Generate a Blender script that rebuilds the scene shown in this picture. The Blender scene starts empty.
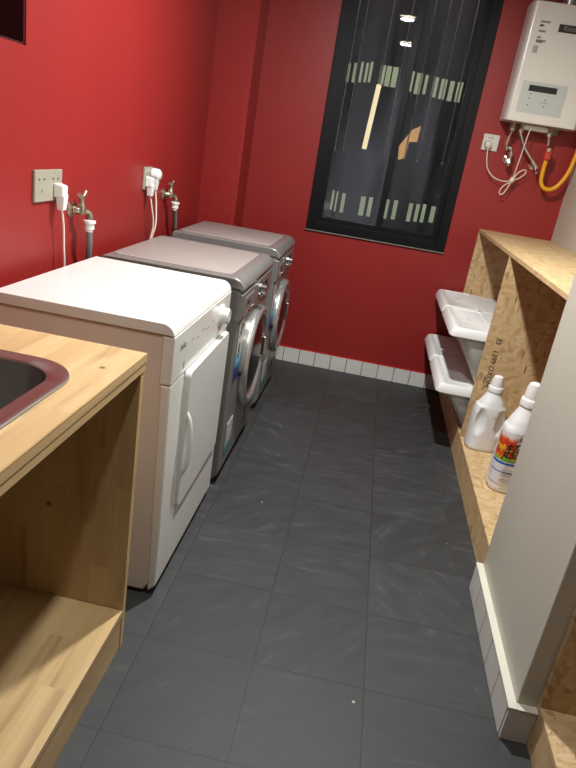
import bpy, bmesh, math, random
from mathutils import Vector, Matrix
random.seed(7)
C = bpy.context.scene
COL = C.collection

# ------------------------------------------------------------ camera, world, lights, exposure
YAW, PITCH, ROLL, FPX = -0.0889, 0.3567, 0.1648, 636.06
CAM = Vector((0.9328, -1.9995, 1.2963))
cy_, sy_, cp_, sp_ = math.cos(YAW), math.sin(YAW), math.cos(PITCH), math.sin(PITCH)
fw = Vector((sy_*cp_, cy_*cp_, -sp_)); rt = Vector((cy_, -sy_, 0)); up = rt.cross(fw)
cr_, sr_ = math.cos(ROLL), math.sin(ROLL)
rt, up = cr_*rt + sr_*up, -sr_*rt + cr_*up
cd = bpy.data.cameras.new('camera'); cam = bpy.data.objects.new('camera', cd); COL.objects.link(cam)
cam.matrix_world = Matrix(((rt.x, up.x, -fw.x, CAM.x), (rt.y, up.y, -fw.y, CAM.y), (rt.z, up.z, -fw.z, CAM.z), (0, 0, 0, 1)))
cd.sensor_fit = 'HORIZONTAL'; cd.sensor_width = 36; cd.lens = FPX/576*36; cd.clip_start = 0.02
C.camera = cam
w = bpy.data.worlds.new('night_sky'); C.world = w; w.use_nodes = True
w.node_tree.nodes['Background'].inputs[0].default_value = (0.010, 0.014, 0.024, 1)
w.node_tree.nodes['Background'].inputs[1].default_value = 0.5
vs = C.view_settings; vs.view_transform = 'Standard'; vs.look = 'None'; vs.gamma = 1; vs.use_curve_mapping = False
vs.exposure = 0.0
LAMPS = [(0.88, 0.18, 2.33, 54), (0.90, -0.95, 2.33, 17)]   # the ceiling downlights: x, y, z, watts
for (lx, ly, lz, lw) in LAMPS:
    ld = bpy.data.lights.new('downlight_lamp', 'AREA'); ld.shape = 'DISK'; ld.size = 0.10
    ld.energy = lw; ld.color = (0.98, 0.98, 0.955)
    lo = bpy.data.objects.new('downlight_lamp', ld); COL.objects.link(lo); lo.location = (lx, ly, lz-0.012)

# ------------------------------------------------------------ materials
def new_mat(name):
    m = bpy.data.materials.new(name); m.use_nodes = True
    return m, m.node_tree.nodes, m.node_tree.links, m.node_tree.nodes['Principled BSDF']
def s2l(c):
    return tuple((x/255/12.92 if x/255 <= .04045 else ((x/255+.055)/1.055)**2.4) for x in c) + (1,)
def plain(name, rgb, rough=.5, metal=0, bump=0, bscale=200, var=0, spec=.5, coat=0, vscale=6):
    m, n, l, b = new_mat(name)
    b.inputs['Base Color'].default_value = s2l(rgb); b.inputs['Roughness'].default_value = rough
    b.inputs['Metallic'].default_value = metal; b.inputs['Specular IOR Level'].default_value = spec
    b.inputs['Coat Weight'].default_value = coat
    tc = n.new('ShaderNodeTexCoord')
    if var:
        nz = n.new('ShaderNodeTexNoise'); nz.inputs['Scale'].default_value = vscale; nz.inputs['Detail'].default_value = 5
        l.new(tc.outputs['Object'], nz.inputs['Vector'])
        r = n.new('ShaderNodeMapRange'); r.inputs[1].default_value = .3; r.inputs[2].default_value = .7
        r.inputs[3].default_value = 1-var; r.inputs[4].default_value = 1+var
        l.new(nz.outputs['Fac'], r.inputs[0])
        hs = n.new('ShaderNodeHueSaturation'); hs.inputs['Color'].default_value = s2l(rgb)
        l.new(r.outputs[0], hs.inputs['Value']); l.new(hs.outputs[0], b.inputs['Base Color'])
    if bump:
        nz = n.new('ShaderNodeTexNoise'); nz.inputs['Scale'].default_value = bscale; nz.inputs['Detail'].default_value = 3
        l.new(tc.outputs['Object'], nz.inputs['Vector'])
        bp = n.new('ShaderNodeBump'); bp.inputs['Strength'].default_value = bump; bp.inputs['Distance'].default_value = .002
        l.new(nz.outputs['Fac'], bp.inputs['Height']); l.new(bp.outputs[0], b.inputs['Normal'])
    return m
def mathn(n, l, op, a, b=None, c=None):
    x = n.new('ShaderNodeMath'); x.operation = op
    for i, v in enumerate((a, b, c)):
        if v is None: continue
        if isinstance(v, (int, float)): x.inputs[i].default_value = v
        else: l.new(v, x.inputs[i])
    return x.outputs[0]
def mixc(n, l, fac, a, b, mode='MIX'):
    x = n.new('ShaderNodeMix'); x.data_type = 'RGBA'; x.blend_type = mode
    for i, v in ((0, fac), (6, a), (7, b)):
        if isinstance(v, (int, float, tuple)): x.inputs[i].default_value = v
        else: l.new(v, x.inputs[i])
    return x.outputs[2]
def ramp(n, l, fac, stops):
    r = n.new('ShaderNodeValToRGB'); e = r.color_ramp.elements
    while len(e) < len(stops): e.new(.5)
    for i, (p, c) in enumerate(stops): e[i].position = p; e[i].color = c
    l.new(fac, r.inputs[0]); return r.outputs[0]
def mapped(n, l, scale, rot=(0, 0, 0), loc=(0, 0, 0)):
    tc = n.new('ShaderNodeTexCoord'); mp = n.new('ShaderNodeMapping')
    mp.inputs['Scale'].default_value = scale; mp.inputs['Rotation'].default_value = rot; mp.inputs['Location'].default_value = loc
    l.new(tc.outputs['Object'], mp.inputs['Vector']); return mp.outputs[0]

TS, TX, TY = 0.3002, 0.8447, 0.2302
def slate_floor():
    m, n, l, b = new_mat('slate_floor_tile')
    tc = n.new('ShaderNodeTexCoord'); sp = n.new('ShaderNodeSeparateXYZ'); l.new(tc.outputs['Object'], sp.inputs[0])
    u = mathn(n, l, 'DIVIDE', mathn(n, l, 'SUBTRACT', sp.outputs[0], TX), TS)
    v = mathn(n, l, 'DIVIDE', mathn(n, l, 'SUBTRACT', sp.outputs[1], TY), TS)
    fu = mathn(n, l, 'FRACT', u); fv = mathn(n, l, 'FRACT', v)
    du = mathn(n, l, 'ADD', mathn(n, l, 'MINIMUM', fu, mathn(n, l, 'SUBTRACT', 1, fu)), mathn(n, l, 'GREATER_THAN', sp.outputs[0], 1.35)); dv = mathn(n, l, 'MINIMUM', fv, mathn(n, l, 'SUBTRACT', 1, fv))
    d = mathn(n, l, 'MINIMUM', du, dv)
    g = n.new('ShaderNodeMapRange'); g.inputs[1].default_value = .0035; g.inputs[2].default_value = .0095; l.new(d, g.inputs[0])
    cx = n.new('ShaderNodeCombineXYZ'); l.new(mathn(n, l, 'FLOOR', u), cx.inputs[0]); l.new(mathn(n, l, 'FLOOR', v), cx.inputs[1])
    wn = n.new('ShaderNodeTexWhiteNoise'); wn.noise_dimensions = '3D'; l.new(cx.outputs[0], wn.inputs['Vector'])
    # cleft slate: streaks turned differently on each tile
    vr = n.new('ShaderNodeVectorRotate'); vr.rotation_type = 'Z_AXIS'; l.new(tc.outputs['Object'], vr.inputs['Vector'])
    l.new(mathn(n, l, 'ADD', mathn(n, l, 'MULTIPLY', mathn(n, l, 'ROUND', mathn(n, l, 'MULTIPLY', wn.outputs['Value'], 2)), .8), -.9), vr.inputs['Angle'])
    ad = n.new('ShaderNodeVectorMath'); ad.operation = 'ADD'; l.new(vr.outputs[0], ad.inputs[0]); l.new(wn.outputs['Color'], ad.inputs[1])
    mp = n.new('ShaderNodeMapping'); mp.inputs['Scale'].default_value = (2.2, 8, 1); l.new(ad.outputs[0], mp.inputs['Vector'])
    nz = n.new('ShaderNodeTexNoise'); nz.inputs['Scale'].default_value = 3.4; nz.inputs['Detail'].default_value = 9; nz.inputs['Distortion'].default_value = .5
    l.new(mp.outputs[0], nz.inputs['Vector'])
    base = ramp(n, l, nz.outputs['Fac'], [(.30, s2l((46, 48, 49))), (.50, s2l((51, 53, 54))), (.62, s2l((55, 57, 58))), (.74, s2l((70, 72, 73)))])
    tv = n.new('ShaderNodeMapRange'); tv.inputs[3].default_value = .88; tv.inputs[4].default_value = 1.14; l.new(wn.outputs['Value'], tv.inputs[0])
    hs = n.new('ShaderNodeHueSaturation'); l.new(base, hs.inputs['Color']); l.new(tv.outputs[0], hs.inputs['Value'])
    # sparse lint specks
    vo = n.new('ShaderNodeTexVoronoi'); vo.inputs['Scale'].default_value = 8; l.new(tc.outputs['Object'], vo.inputs['Vector'])
    spk = mathn(n, l, 'MULTIPLY', mathn(n, l, 'LESS_THAN', vo.outputs['Distance'], .034), mathn(n, l, 'GREATER_THAN', n_col(n, l, vo), .35))
    c1 = mixc(n, l, spk, hs.outputs[0], s2l((170, 170, 165)))
    gn = n.new('ShaderNodeTexNoise'); gn.inputs['Scale'].default_value = 4; l.new(tc.outputs['Object'], gn.inputs['Vector'])
    gf = n.new('ShaderNodeMapRange'); gf.inputs[1].default_value = .38; gf.inputs[2].default_value = .6; gf.inputs[3].default_value = .95; gf.inputs[4].default_value = .6; l.new(gn.outputs['Fac'], gf.inputs[0])
    c2 = mixc(n, l, mathn(n, l, 'MULTIPLY', mathn(n, l, 'SUBTRACT', 1, g.outputs[0]), gf.outputs[0]), c1, s2l((30, 31, 31)))
    l.new(c2, b.inputs['Base Color'])
    rr = n.new('ShaderNodeMapRange'); rr.inputs[3].default_value = .48; rr.inputs[4].default_value = .66; l.new(nz.outputs['Fac'], rr.inputs[0])
    l.new(rr.outputs[0], b.inputs['Roughness'])
    bp = n.new('ShaderNodeBump'); bp.inputs['Strength'].default_value = .28; bp.inputs['Distance'].default_value = .002
    fn = n.new('ShaderNodeTexNoise'); fn.inputs['Scale'].default_value = 14; fn.inputs['Detail'].default_value = 6; l.new(mp.outputs[0], fn.inputs['Vector'])
    l.new(mathn(n, l, 'ADD', mathn(n, l, 'MULTIPLY', g.outputs[0], .25), mathn(n, l, 'ADD', nz.outputs['Fac'], mathn(n, l, 'MULTIPLY', fn.outputs['Fac'], .35))), bp.inputs['Height']); l.new(bp.outputs[0], b.inputs['Normal'])
    return m
def n_col(n, l, vo):
    s = n.new('ShaderNodeSeparateColor'); l.new(vo.outputs['Color'], s.inputs[0]); return s.outputs[0]

def osb():
    m, n, l, b = new_mat('oriented_strand_board')
    cols = []
    for i, (sc, rot) in enumerate((((26, 84, 80), (.3, .2, .5)), ((76, 24, 30), (.1, .5, 1.1)), ((34, 90, 26), (1.2, .1, -.6)))):
        v = mapped(n, l, sc, rot, (i*3.1, 1.7*i, i))
        vo = n.new('ShaderNodeTexVoronoi'); vo.inputs['Scale'].default_value = 1; vo.inputs['Randomness'].default_value = 1
        l.new(v, vo.inputs['Vector']); cols.append(n_col(n, l, vo))
    pick = n.new('ShaderNodeTexVoronoi'); pick.inputs['Scale'].default_value = 24
    l.new(mapped(n, l, (1, 1.3, 1)), pick.inputs['Vector']); pc = n_col(n, l, pick)
    a = mixc(n, l, mathn(n, l, 'GREATER_THAN', pc, .4), cols[0], cols[1])
    a = mixc(n, l, mathn(n, l, 'GREATER_THAN', pc, .72), a, cols[2])
    col = ramp(n, l, a, [(0, s2l((170, 142, 102))), (.07, s2l((192, 162, 118))), (.3, s2l((202, 175, 131))), (.6, s2l((208, 182, 140))), (1, s2l((217, 194, 154)))])
    nz = n.new('ShaderNodeTexNoise'); nz.inputs['Scale'].default_value = 1; nz.inputs['Detail'].default_value = 6
    l.new(mapped(n, l, (30, 90, 60), (.2, .3, .7)), nz.inputs['Vector'])
    col = mixc(n, l, .28, col, ramp(n, l, nz.outputs['Fac'], [(.3, s2l((170, 138, 98))), (.55, s2l((222, 198, 156)))]), 'MULTIPLY')
    # few dark bark slivers
    dk = n.new('ShaderNodeTexVoronoi'); dk.inputs['Scale'].default_value = 1; l.new(mapped(n, l, (24, 26, 4.5), (.35, .5, .2)), dk.inputs['Vector'])
    dm = mathn(n, l, 'LESS_THAN', dk.outputs['Distance'], .11)
    col = mixc(n, l, mathn(n, l, 'MULTIPLY', dm, .75), col, s2l((92, 62, 34)))
    l.new(col, b.inputs['Base Color']); b.inputs['Roughness'].default_value = .55
    bp = n.new('ShaderNodeBump'); bp.inputs['Strength'].default_value = .25; bp.inputs['Distance'].default_value = .001
    l.new(a, bp.inputs['Height']); l.new(bp.outputs[0], b.inputs['Normal'])
    return m
def staves(axis='Y', name='laminated_pine'):
    # glued wood staves: 45 mm wide, 300 mm long, tone differs per stave
    m, n, l, b = new_mat(name)
    tc = n.new('ShaderNodeTexCoord'); sp = n.new('ShaderNodeSeparateXYZ'); l.new(tc.outputs['Object'], sp.inputs[0])
    X, Y, Z = sp.outputs
    if axis == 'Y': L_, W_ = Y, mathn(n, l, 'ADD', X, Z)
    elif axis == 'Z': L_, W_ = Z, mathn(n, l, 'ADD', X, Y)
    else: L_, W_ = X, mathn(n, l, 'ADD', Y, Z)
    row = mathn(n, l, 'FLOOR', mathn(n, l, 'DIVIDE', W_, .055))
    w1 = n.new('ShaderNodeTexWhiteNoise'); w1.noise_dimensions = '1D'; l.new(row, w1.inputs['W'])
    cell = mathn(n, l, 'FLOOR', mathn(n, l, 'ADD', mathn(n, l, 'DIVIDE', L_, .33), mathn(n, l, 'MULTIPLY', w1.outputs['Value'], 5)))
    cb = n.new('ShaderNodeCombineXYZ'); l.new(row, cb.inputs[0]); l.new(cell, cb.inputs[1])
    w2 = n.new('ShaderNodeTexWhiteNoise'); w2.noise_dimensions = '3D'; l.new(cb.outputs[0], w2.inputs['Vector'])
    st = ramp(n, l, w2.outputs['Value'], [(0, s2l((200, 174, 132))), (.4, s2l((210, 184, 142))), (.75, s2l((215, 191, 150))), (1, s2l((203, 175, 134)))])
    sc = {'Y': (26, 2.4, 26), 'Z': (26, 26, 2.4), 'X': (2.4, 26, 26)}[axis]
    ad = n.new('ShaderNodeVectorMath'); ad.operation = 'ADD'; l.new(mapped(n, l, sc), ad.inputs[0])
    sm = n.new('ShaderNodeVectorMath'); sm.operation = 'SCALE'; sm.inputs['Scale'].default_value = 9; l.new(w2.outputs['Color'], sm.inputs[0]); l.new(sm.outputs[0], ad.inputs[1])
    nz = n.new('ShaderNodeTexNoise'); nz.inputs['Scale'].default_value = 1; nz.inputs['Detail'].default_value = 6; nz.inputs['Distortion'].default_value = .8
    l.new(ad.outputs[0], nz.inputs['Vector'])
    grain = ramp(n, l, nz.outputs['Fac'], [(.28, s2l((170, 138, 100))), (.42, s2l((230, 214, 184))), (.62, s2l((250, 240, 218)))])
    col = mixc(n, l, .6, st, grain, 'MULTIPLY')
    kn = n.new('ShaderNodeTexVoronoi'); kn.inputs['Scale'].default_value = 6.5; l.new(mapped(n, l, (1, 1, 1), (0, 0, 0), (.37, .21, .4)), kn.inputs['Vector'])
    kr = n.new('ShaderNodeMapRange'); kr.inputs[1].default_value = .028; kr.inputs[2].default_value = .06; kr.inputs[3].default_value = .8; kr.inputs[4].default_value = 0
    l.new(kn.outputs['Distance'], kr.inputs[0])
    col = mixc(n, l, kr.outputs[0], col, s2l((84, 52, 28)))
    l.new(col, b.inputs['Base Color']); b.inputs['Roughness'].default_value = .42
    return m
def painted_wall(name, rgb, rough=.45):
    m, n, l, b = new_mat(name)
    nz = n.new('ShaderNodeTexNoise'); nz.inputs['Scale'].default_value = 1.6; nz.inputs['Detail'].default_value = 6
    l.new(mapped(n, l, (1, 1, .25)), nz.inputs['Vector'])
    r = n.new('ShaderNodeMapRange'); r.inputs[1].default_value = .3; r.inputs[2].default_value = .7; r.inputs[3].default_value = .92; r.inputs[4].default_value = 1.08
    l.new(nz.outputs['Fac'], r.inputs[0])
    hs = n.new('ShaderNodeHueSaturation'); hs.inputs['Color'].default_value = s2l(rgb); l.new(r.outputs[0], hs.inputs['Value'])
    l.new(hs.outputs[0], b.inputs['Base Color']); b.inputs['Roughness'].default_value = rough
    n2 = n.new('ShaderNodeTexNoise'); n2.inputs['Scale'].default_value = 60; n2.inputs['Detail'].default_value = 4; l.new(mapped(n, l, (1, 1, 1)), n2.inputs['Vector'])
    bp = n.new('ShaderNodeBump'); bp.inputs['Strength'].default_value = .18; bp.inputs['Distance'].default_value = .002
    l.new(n2.outputs['Fac'], bp.inputs['Height']); l.new(bp.outputs[0], b.inputs['Normal'])
    return m
def ice_gradient():
    # sticker print: white down to sky blue and navy, in the sticker's own height (object z)
    m, n, l, b = new_mat('sticker_print')
    tc = n.new('ShaderNodeTexCoord'); sp = n.new('ShaderNodeSeparateXYZ'); l.new(tc.outputs['Generated'], sp.inputs[0])
    c = ramp(n, l, sp.outputs[2], [(0, s2l((14, 30, 92))), (.16, s2l((18, 52, 130))), (.24, s2l((24, 80, 160))), (.27, s2l((70, 160, 210))), (.42, s2l((150, 205, 225))), (.5, s2l((205, 210, 205))), (1, s2l((205, 208, 200)))])
    l.new(c, b.inputs['Base Color']); b.inputs['Roughness'].default_value = .35
    return m
def paper_gradient():
    m, n, l, b = new_mat('info_sheet_print')
    tc = n.new('ShaderNodeTexCoord'); sp = n.new('ShaderNodeSeparateXYZ'); l.new(tc.outputs['Generated'], sp.inputs[0])
    c = ramp(n, l, sp.outputs[2], [(0, s2l((60, 110, 130))), (.2, s2l((60, 140, 140))), (.32, s2l((175, 185, 182))), (1, s2l((190, 192, 188)))])
    l.new(c, b.inputs['Base Color']); b.inputs['Roughness'].default_value = .4
    return m
def label_print():
    # detergent label: red-orange-yellow splash above, green edge, white text field with blue bands
    m, n, l, b = new_mat('detergent_label_print')
    tc = n.new('ShaderNodeTexCoord'); sp = n.new('ShaderNodeSeparateXYZ'); l.new(tc.outputs['Generated'], sp.inputs[0])
    gx, gy, gz = sp.outputs
    nz = n.new('ShaderNodeTexNoise'); nz.inputs['Scale'].default_value = 3.2; nz.inputs['Detail'].default_value = 2; nz.inputs['Distortion'].default_value = 1.5
    l.new(tc.outputs['Generated'], nz.inputs['Vector'])
    hz = mathn(n, l, 'ADD', gz, mathn(n, l, 'MULTIPLY', mathn(n, l, 'SUBTRACT', nz.outputs['Fac'], .5), .30))
    splash = ramp(n, l, hz, [(.40, s2l((90, 160, 60))), (.47, s2l((150, 190, 60))), (.52, s2l((235, 120, 30))), (.60, s2l((200, 30, 30))), (.68, s2l((240, 190, 60))), (.74, s2l((205, 36, 34))), (.86, s2l((225, 90, 40))), (.95, s2l((232, 232, 230)))])
    low = ramp(n, l, gz, [(0, s2l((222, 222, 224))), (.20, s2l((222, 222, 228))), (.215, s2l((30, 100, 170))), (.235, s2l((222, 222, 228))), (.37, s2l((215, 215, 226))), (.375, s2l((30, 100, 170))), (.415, s2l((190, 205, 225)))])
    lowr = low.node; lowr.color_ramp.interpolation = 'CONSTANT'
    xs = mathn(n, l, 'ADD', gx, mathn(n, l, 'MULTIPLY', mathn(n, l, 'SUBTRACT', nz.outputs['Fac'], .5), .5))
    side = mathn(n, l, 'LESS_THAN', xs, .42)
    c = mixc(n, l, mathn(n, l, 'GREATER_THAN', gz, .44), low, mixc(n, l, side, s2l((206, 204, 214)), splash))
    l.new(c, b.inputs['Base Color']); b.inputs['Roughness'].default_value = .3
    return m
def glass(name, tint=(.82, .86, .88)):
    m, n, l, b = new_mat(name)
    b.inputs['Base Color'].default_value = tint + (1,); b.inputs['Transmission Weight'].default_value = 1
    b.inputs['Roughness'].default_value = .01; b.inputs['IOR'].default_value = 1.5
    # bluish haze of a reflected lamp painted as vertical streaks over slight dust
    df = n.new('ShaderNodeBsdfDiffuse'); df.inputs['Color'].default_value = (.55, .60, .72, 1)
    nz = n.new('ShaderNodeTexNoise'); nz.inputs['Scale'].default_value = 1; nz.inputs['Detail'].default_value = 4
    l.new(mapped(n, l, (7, 7, .9)), nz.inputs['Vector'])
    r = n.new('ShaderNodeMapRange'); r.inputs[1].default_value = .35; r.inputs[2].default_value = .75; r.inputs[3].default_value = .004; r.inputs[4].default_value = .11
    l.new(nz.outputs['Fac'], r.inputs[0])
    mx = n.new('ShaderNodeMixShader'); l.new(r.outputs[0], mx.inputs[0]); l.new(b.outputs[0], mx.inputs[1]); l.new(df.outputs[0], mx.inputs[2])
    l.new(mx.outputs[0], n['Material Output'].inputs['Surface'])
    return m
def emit(name, rgb, s):
    m, n, l, b = new_mat(name)
    b.inputs['Base Color'].default_value = s2l(rgb); b.inputs['Emission Color'].default_value = s2l(rgb); b.inputs['Emission Strength'].default_value = s
    return m

M = dict(
    slate=slate_floor(), osb=osb(), pineY=staves('Y'), pineZ=staves('Z', 'laminated_pine_upright'), pineX=staves('X', 'laminated_pine_cross'),
    red=painted_wall('red_wall_paint', (143, 34, 32)), cream=painted_wall('cream_wall_paint', (192, 190, 176), .5), grey=painted_wall('ceiling_paint', (96, 98, 104), .6), front=painted_wall('dim_grey_wall_paint', (110, 110, 108), .6),
    white_tile=plain('white_skirting_tile', (214, 214, 208), .25, var=.04), grout=plain('dark_grout', (50, 50, 48), .8),
    capping=plain('skirting_capping', (208, 206, 192), .5, var=.05),
    black=plain('black_window_aluminium', (9, 11, 15), .5, bump=.1, spec=.25), glass=glass('window_glass'), seal=plain('rubber_seal', (20, 20, 22), .7),
    white_enamel=plain('white_enamel', (226, 226, 222), .28, var=.015, coat=.3), white_plastic=plain('white_plastic', (226, 226, 222), .35, bump=.05),
    side_enamel=plain('aged_white_side_enamel', (214, 204, 196), .4, var=.03),
    door_white=plain('dryer_door_white', (214, 215, 212), .35, var=.02),
    silver=plain('silver_grey_enamel', (132, 132, 129), .34, .35, var=.03), silver_top=plain('silver_grey_trim', (146, 146, 143), .3, .45),
    taupe=plain('taupe_top_plate', (152, 146, 141), .42, var=.02), chrome=plain('chrome', (215, 215, 212), .16, 1, bump=.05, bscale=30),
    ring=plain('satin_silver_door_ring', (196, 196, 192), .24, .75), dark_glass=plain('smoked_door_glass', (14, 14, 15), .22, coat=.2),
    steel=plain('brushed_sink_steel', (168, 166, 162), .3, .95, var=.04, vscale=20), dark=plain('dark_plastic', (24, 24, 25), .5, bump=.05),
    darkred=painted_wall('niche_shade_red', (58, 14, 16)),  # darkred: shade inside the niche put into the colour
    brass=plain('aged_nickel_tap', (176, 164, 146), .3, .9, bump=.2, bscale=80), hose=plain('grey_hose', (118, 116, 112), .55, bump=.3, bscale=300),
    plate=plain('champagne_socket_plate', (168, 164, 148), .38, .2), plate_w=plain('white_socket_plate', (206, 205, 196), .4, bump=.02),
    bin_white=plain('white_bin_plastic', (228, 229, 226), .4, bump=.06, bscale=60), bin_body=plain('translucent_bin_body', (196, 197, 192), .5, bump=.06, bscale=40),
    heater=plain('heater_white_enamel', (222, 220, 210), .26, coat=.3, var=.01), panel=plain('pale_control_film', (190, 196, 190), .35, bump=.01),
    print=plain('grey_print', (130, 134, 128), .5, bump=.01), ink=plain('black_ink', (26, 24, 24), .6, bump=.01), navy=plain('navy_ink', (34, 30, 92), .5, bump=.01),
    yellow=plain('yellow_gas_hose', (232, 166, 26), .4, bump=.3, bscale=120), redvalve=plain('red_valve', (190, 60, 44), .45, bump=.05),
    bottle=plain('white_bottle_plastic', (228, 230, 230), .33, bump=.03), cable=plain('white_cable', (222, 216, 206), .45, bump=.02),
    sticker=ice_gradient(), sheet=paper_gradient(), label=label_print(), redlabel=plain('red_label', (196, 36, 44), .4, var=.1),
    night=plain('dark_outdoor_surface', (18, 17, 19), .8, var=.2), slot=emit('glowing_slot', (176, 184, 148), .5), warm=emit('warm_glow', (214, 160, 96), .8),  # slot and warm glow in place of light seen through the window
    tube=emit('lit_tube', (250, 226, 176), 1.2), rod=plain('galvanised_rod', (190, 188, 180), .3, .8, bump=.05), lamp_face=emit('downlight_diffuser', (255, 240, 216), 12),
    brown=plain('mottled_brown', (60, 50, 44), .8, var=.2),  # mottled dark brown, not assigned to any part
)

# ------------------------------------------------------------ mesh helpers
class G:
    def __init__(s): s.b = bmesh.new(); s.mi = 0
    def _f(s, vs):
        try:
            f = s.b.faces.new(vs); f.material_index = s.mi; return f
        except ValueError: return None
    def box(s, x0, x1, y0, y1, z0, z1):
        v = [s.b.verts.new((x, y, z)) for x in (x0, x1) for y in (y0, y1) for z in (z0, z1)]
        for q in ((0, 1, 3, 2), (4, 6, 7, 5), (0, 4, 5, 1), (2, 3, 7, 6), (0, 2, 6, 4), (1, 5, 7, 3)): s._f([v[i] for i in q])
        return s
    def hexa(s, lo, hi):
        # lo, hi: four corner points each (same winding)
        a = [s.b.verts.new(p) for p in lo]; c = [s.b.verts.new(p) for p in hi]
        s._f(a[::-1]); s._f(c)
        for i in range(4): s._f([a[i], a[(i+1) % 4], c[(i+1) % 4], c[i]])
        return s
    def prism(s, pts, axis, a, b):
        def P(u, v, w):
            return {'X': (w, u, v), 'Y': (u, w, v), 'Z': (u, v, w)}[axis]
        A = [s.b.verts.new(P(u, v, a)) for u, v in pts]; B = [s.b.verts.new(P(u, v, b)) for u, v in pts]
        s._f(A[::-1]); s._f(B)
        for i in range(len(pts)):
            j = (i+1) % len(pts); s._f([A[i], A[j], B[j], B[i]])
        return s
    def loft(s, rings, cap=True):
        R = [[s.b.verts.new(p) for p in r] for r in rings]
        k = len(R[0])
        for a, c in zip(R, R[1:]):
            for i in range(k): s._f([a[i], a[(i+1) % k], c[(i+1) % k], c[i]])
        if cap: s._f(R[0][::-1]); s._f(R[-1])
        return s
    def tube(s, path, r, n=10, smooth=True, cap=True):
        P = [Vector(p) for p in path]
        if smooth and len(P) > 2:
            Q = []
            for i in range(len(P)-1):
                p0 = P[max(i-1, 0)]; p1 = P[i]; p2 = P[i+1]; p3 = P[min(i+2, len(P)-1)]
                for k in range(6):
                    t = k/6; Q.append(.5*((2*p1)+(-p0+p2)*t+(2*p0-5*p1+4*p2-p3)*t*t+(-p0+3*p1-3*p2+p3)*t**3))
            Q.append(P[-1]); P = Q
        rr = r if callable(r) else (lambda t: r)
        rings = []; t0 = (P[1]-P[0]).normalized(); u = t0.orthogonal().normalized()
        for i, p in enumerate(P):
            t = (P[min(i+1, len(P)-1)]-P[max(i-1, 0)]).normalized()
            u = (u-t*u.dot(t)).normalized(); v = t.cross(u); q = rr(i/(len(P)-1))
            rings.append([p+(u*math.cos(6.28318*k/n)+v*math.sin(6.28318*k/n))*q for k in range(n)])
        return s.loft(rings, cap)
    def lathe(s, prof, base, axis=(0, 0, 1), n=32, cap=True):
        ax = Vector(axis).normalized(); u = ax.orthogonal().normalized(); v = ax.cross(u); base = Vector(base)
        rings = [[base+ax*h+(u*math.cos(6.28318530718*k/n)+v*math.sin(6.28318530718*k/n))*max(r, 1e-4) for k in range(n)] for r, h in prof]
        return s.loft(rings, cap)
    def ball(s, c, r, sc=(1, 1, 1), n=14):
        prof = [(r*math.sin(math.pi*i/8)*1, -r*math.cos(math.pi*i/8)) for i in range(9)]
        rings = [[Vector(c)+Vector((q*math.cos(6.28318*k/n)*sc[0], q*math.sin(6.28318*k/n)*sc[1], h*sc[2])) for k in range(n)] for q, h in [(max(a, 1e-4), b) for a, b in prof]]
        return s.loft(rings)
def rrect(x0, x1, y0, y1, r, n=6):
    pts = []
    for cx, cy, a0 in ((x1-r, y1-r, 0), (x0+r, y1-r, 90), (x0+r, y0+r, 180), (x1-r, y0+r, 270)):
        for k in range(n+1):
            a = math.radians(a0+90*k/n); pts.append((cx+r*math.cos(a), cy+r*math.sin(a)))
    return pts
def obj(name, g, mats, parent=None, bevel=0, smooth=True, segs=2):
    me = bpy.data.meshes.new(name)
    bmesh.ops.remove_doubles(g.b, verts=g.b.verts, dist=1e-6)
    bmesh.ops.recalc_face_normals(g.b, faces=g.b.faces)
    base = Vector(parent['_base']) if parent is not None and '_base' in parent else Vector((0, 0, 0))
    for v in g.b.verts: v.co -= base
    g.b.to_mesh(me); g.b.free()
    o = bpy.data.objects.new(name, me); COL.objects.link(o)
    for m in (mats if isinstance(mats, (list, tuple)) else [mats]): me.materials.append(M[m] if isinstance(m, str) else m)
    if bevel:
        bv = o.modifiers.new('bevel', 'BEVEL'); bv.width = bevel; bv.segments = segs; bv.limit_method = 'ANGLE'; bv.angle_limit = math.radians(35)
        bv.harden_normals = False
    if smooth:
        for p in me.polygons: p.use_smooth = True
        a = o.modifiers.new('wn', 'WEIGHTED_NORMAL') if bevel else None
        me.set_sharp_from_angle(angle=math.radians(38))
    if parent is not None:
        o.parent = parent; o['_base'] = tuple(base)
    return o
def thing(name, label, cat, base, group=None):
    o = bpy.data.objects.new(name, None); COL.objects.link(o); o.location = base; o.empty_display_size = .05
    o['label'] = label; o['category'] = cat; o['_base'] = tuple(base)
    if group: o['group'] = group
    return o
def tag(o, label, cat, group=None):
    o['label'] = label; o['category'] = cat
    if group: o['group'] = group
    return o
def struct(name, g, m, **k):
    o = obj(name, g, m, **k); o['kind'] = 'structure'; return o
def text_g(g, s, origin, right, upv, size, depth=.0006, align='CENTER', shear=0):
    # lettering as thin solid mesh; origin is the centre of the text
    cu = bpy.data.curves.new('t', 'FONT'); cu.body = s; cu.size = size; cu.extrude = depth/2; cu.align_x = align; cu.align_y = 'CENTER'; cu.shear = shear; cu.resolution_u = 3
    to = bpy.data.objects.new('t', cu); COL.objects.link(to)
    dg = bpy.context.evaluated_depsgraph_get(); me = bpy.data.meshes.new_from_object(to.evaluated_get(dg))
    R = Vector(right).normalized(); U = Vector(upv).normalized(); N = R.cross(U)
    me.transform(Matrix(((R.x, U.x, N.x, origin[0]), (R.y, U.y, N.y, origin[1]), (R.z, U.z, N.z, origin[2]), (0, 0, 0, 1))))
    nb = len(g.b.faces); g.b.from_mesh(me); g.b.faces.ensure_lookup_table()
    for f in list(g.b.faces)[nb:]: f.material_index = g.mi
    bpy.data.objects.remove(to); bpy.data.curves.remove(cu); bpy.data.meshes.remove(me)
    return g

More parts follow.
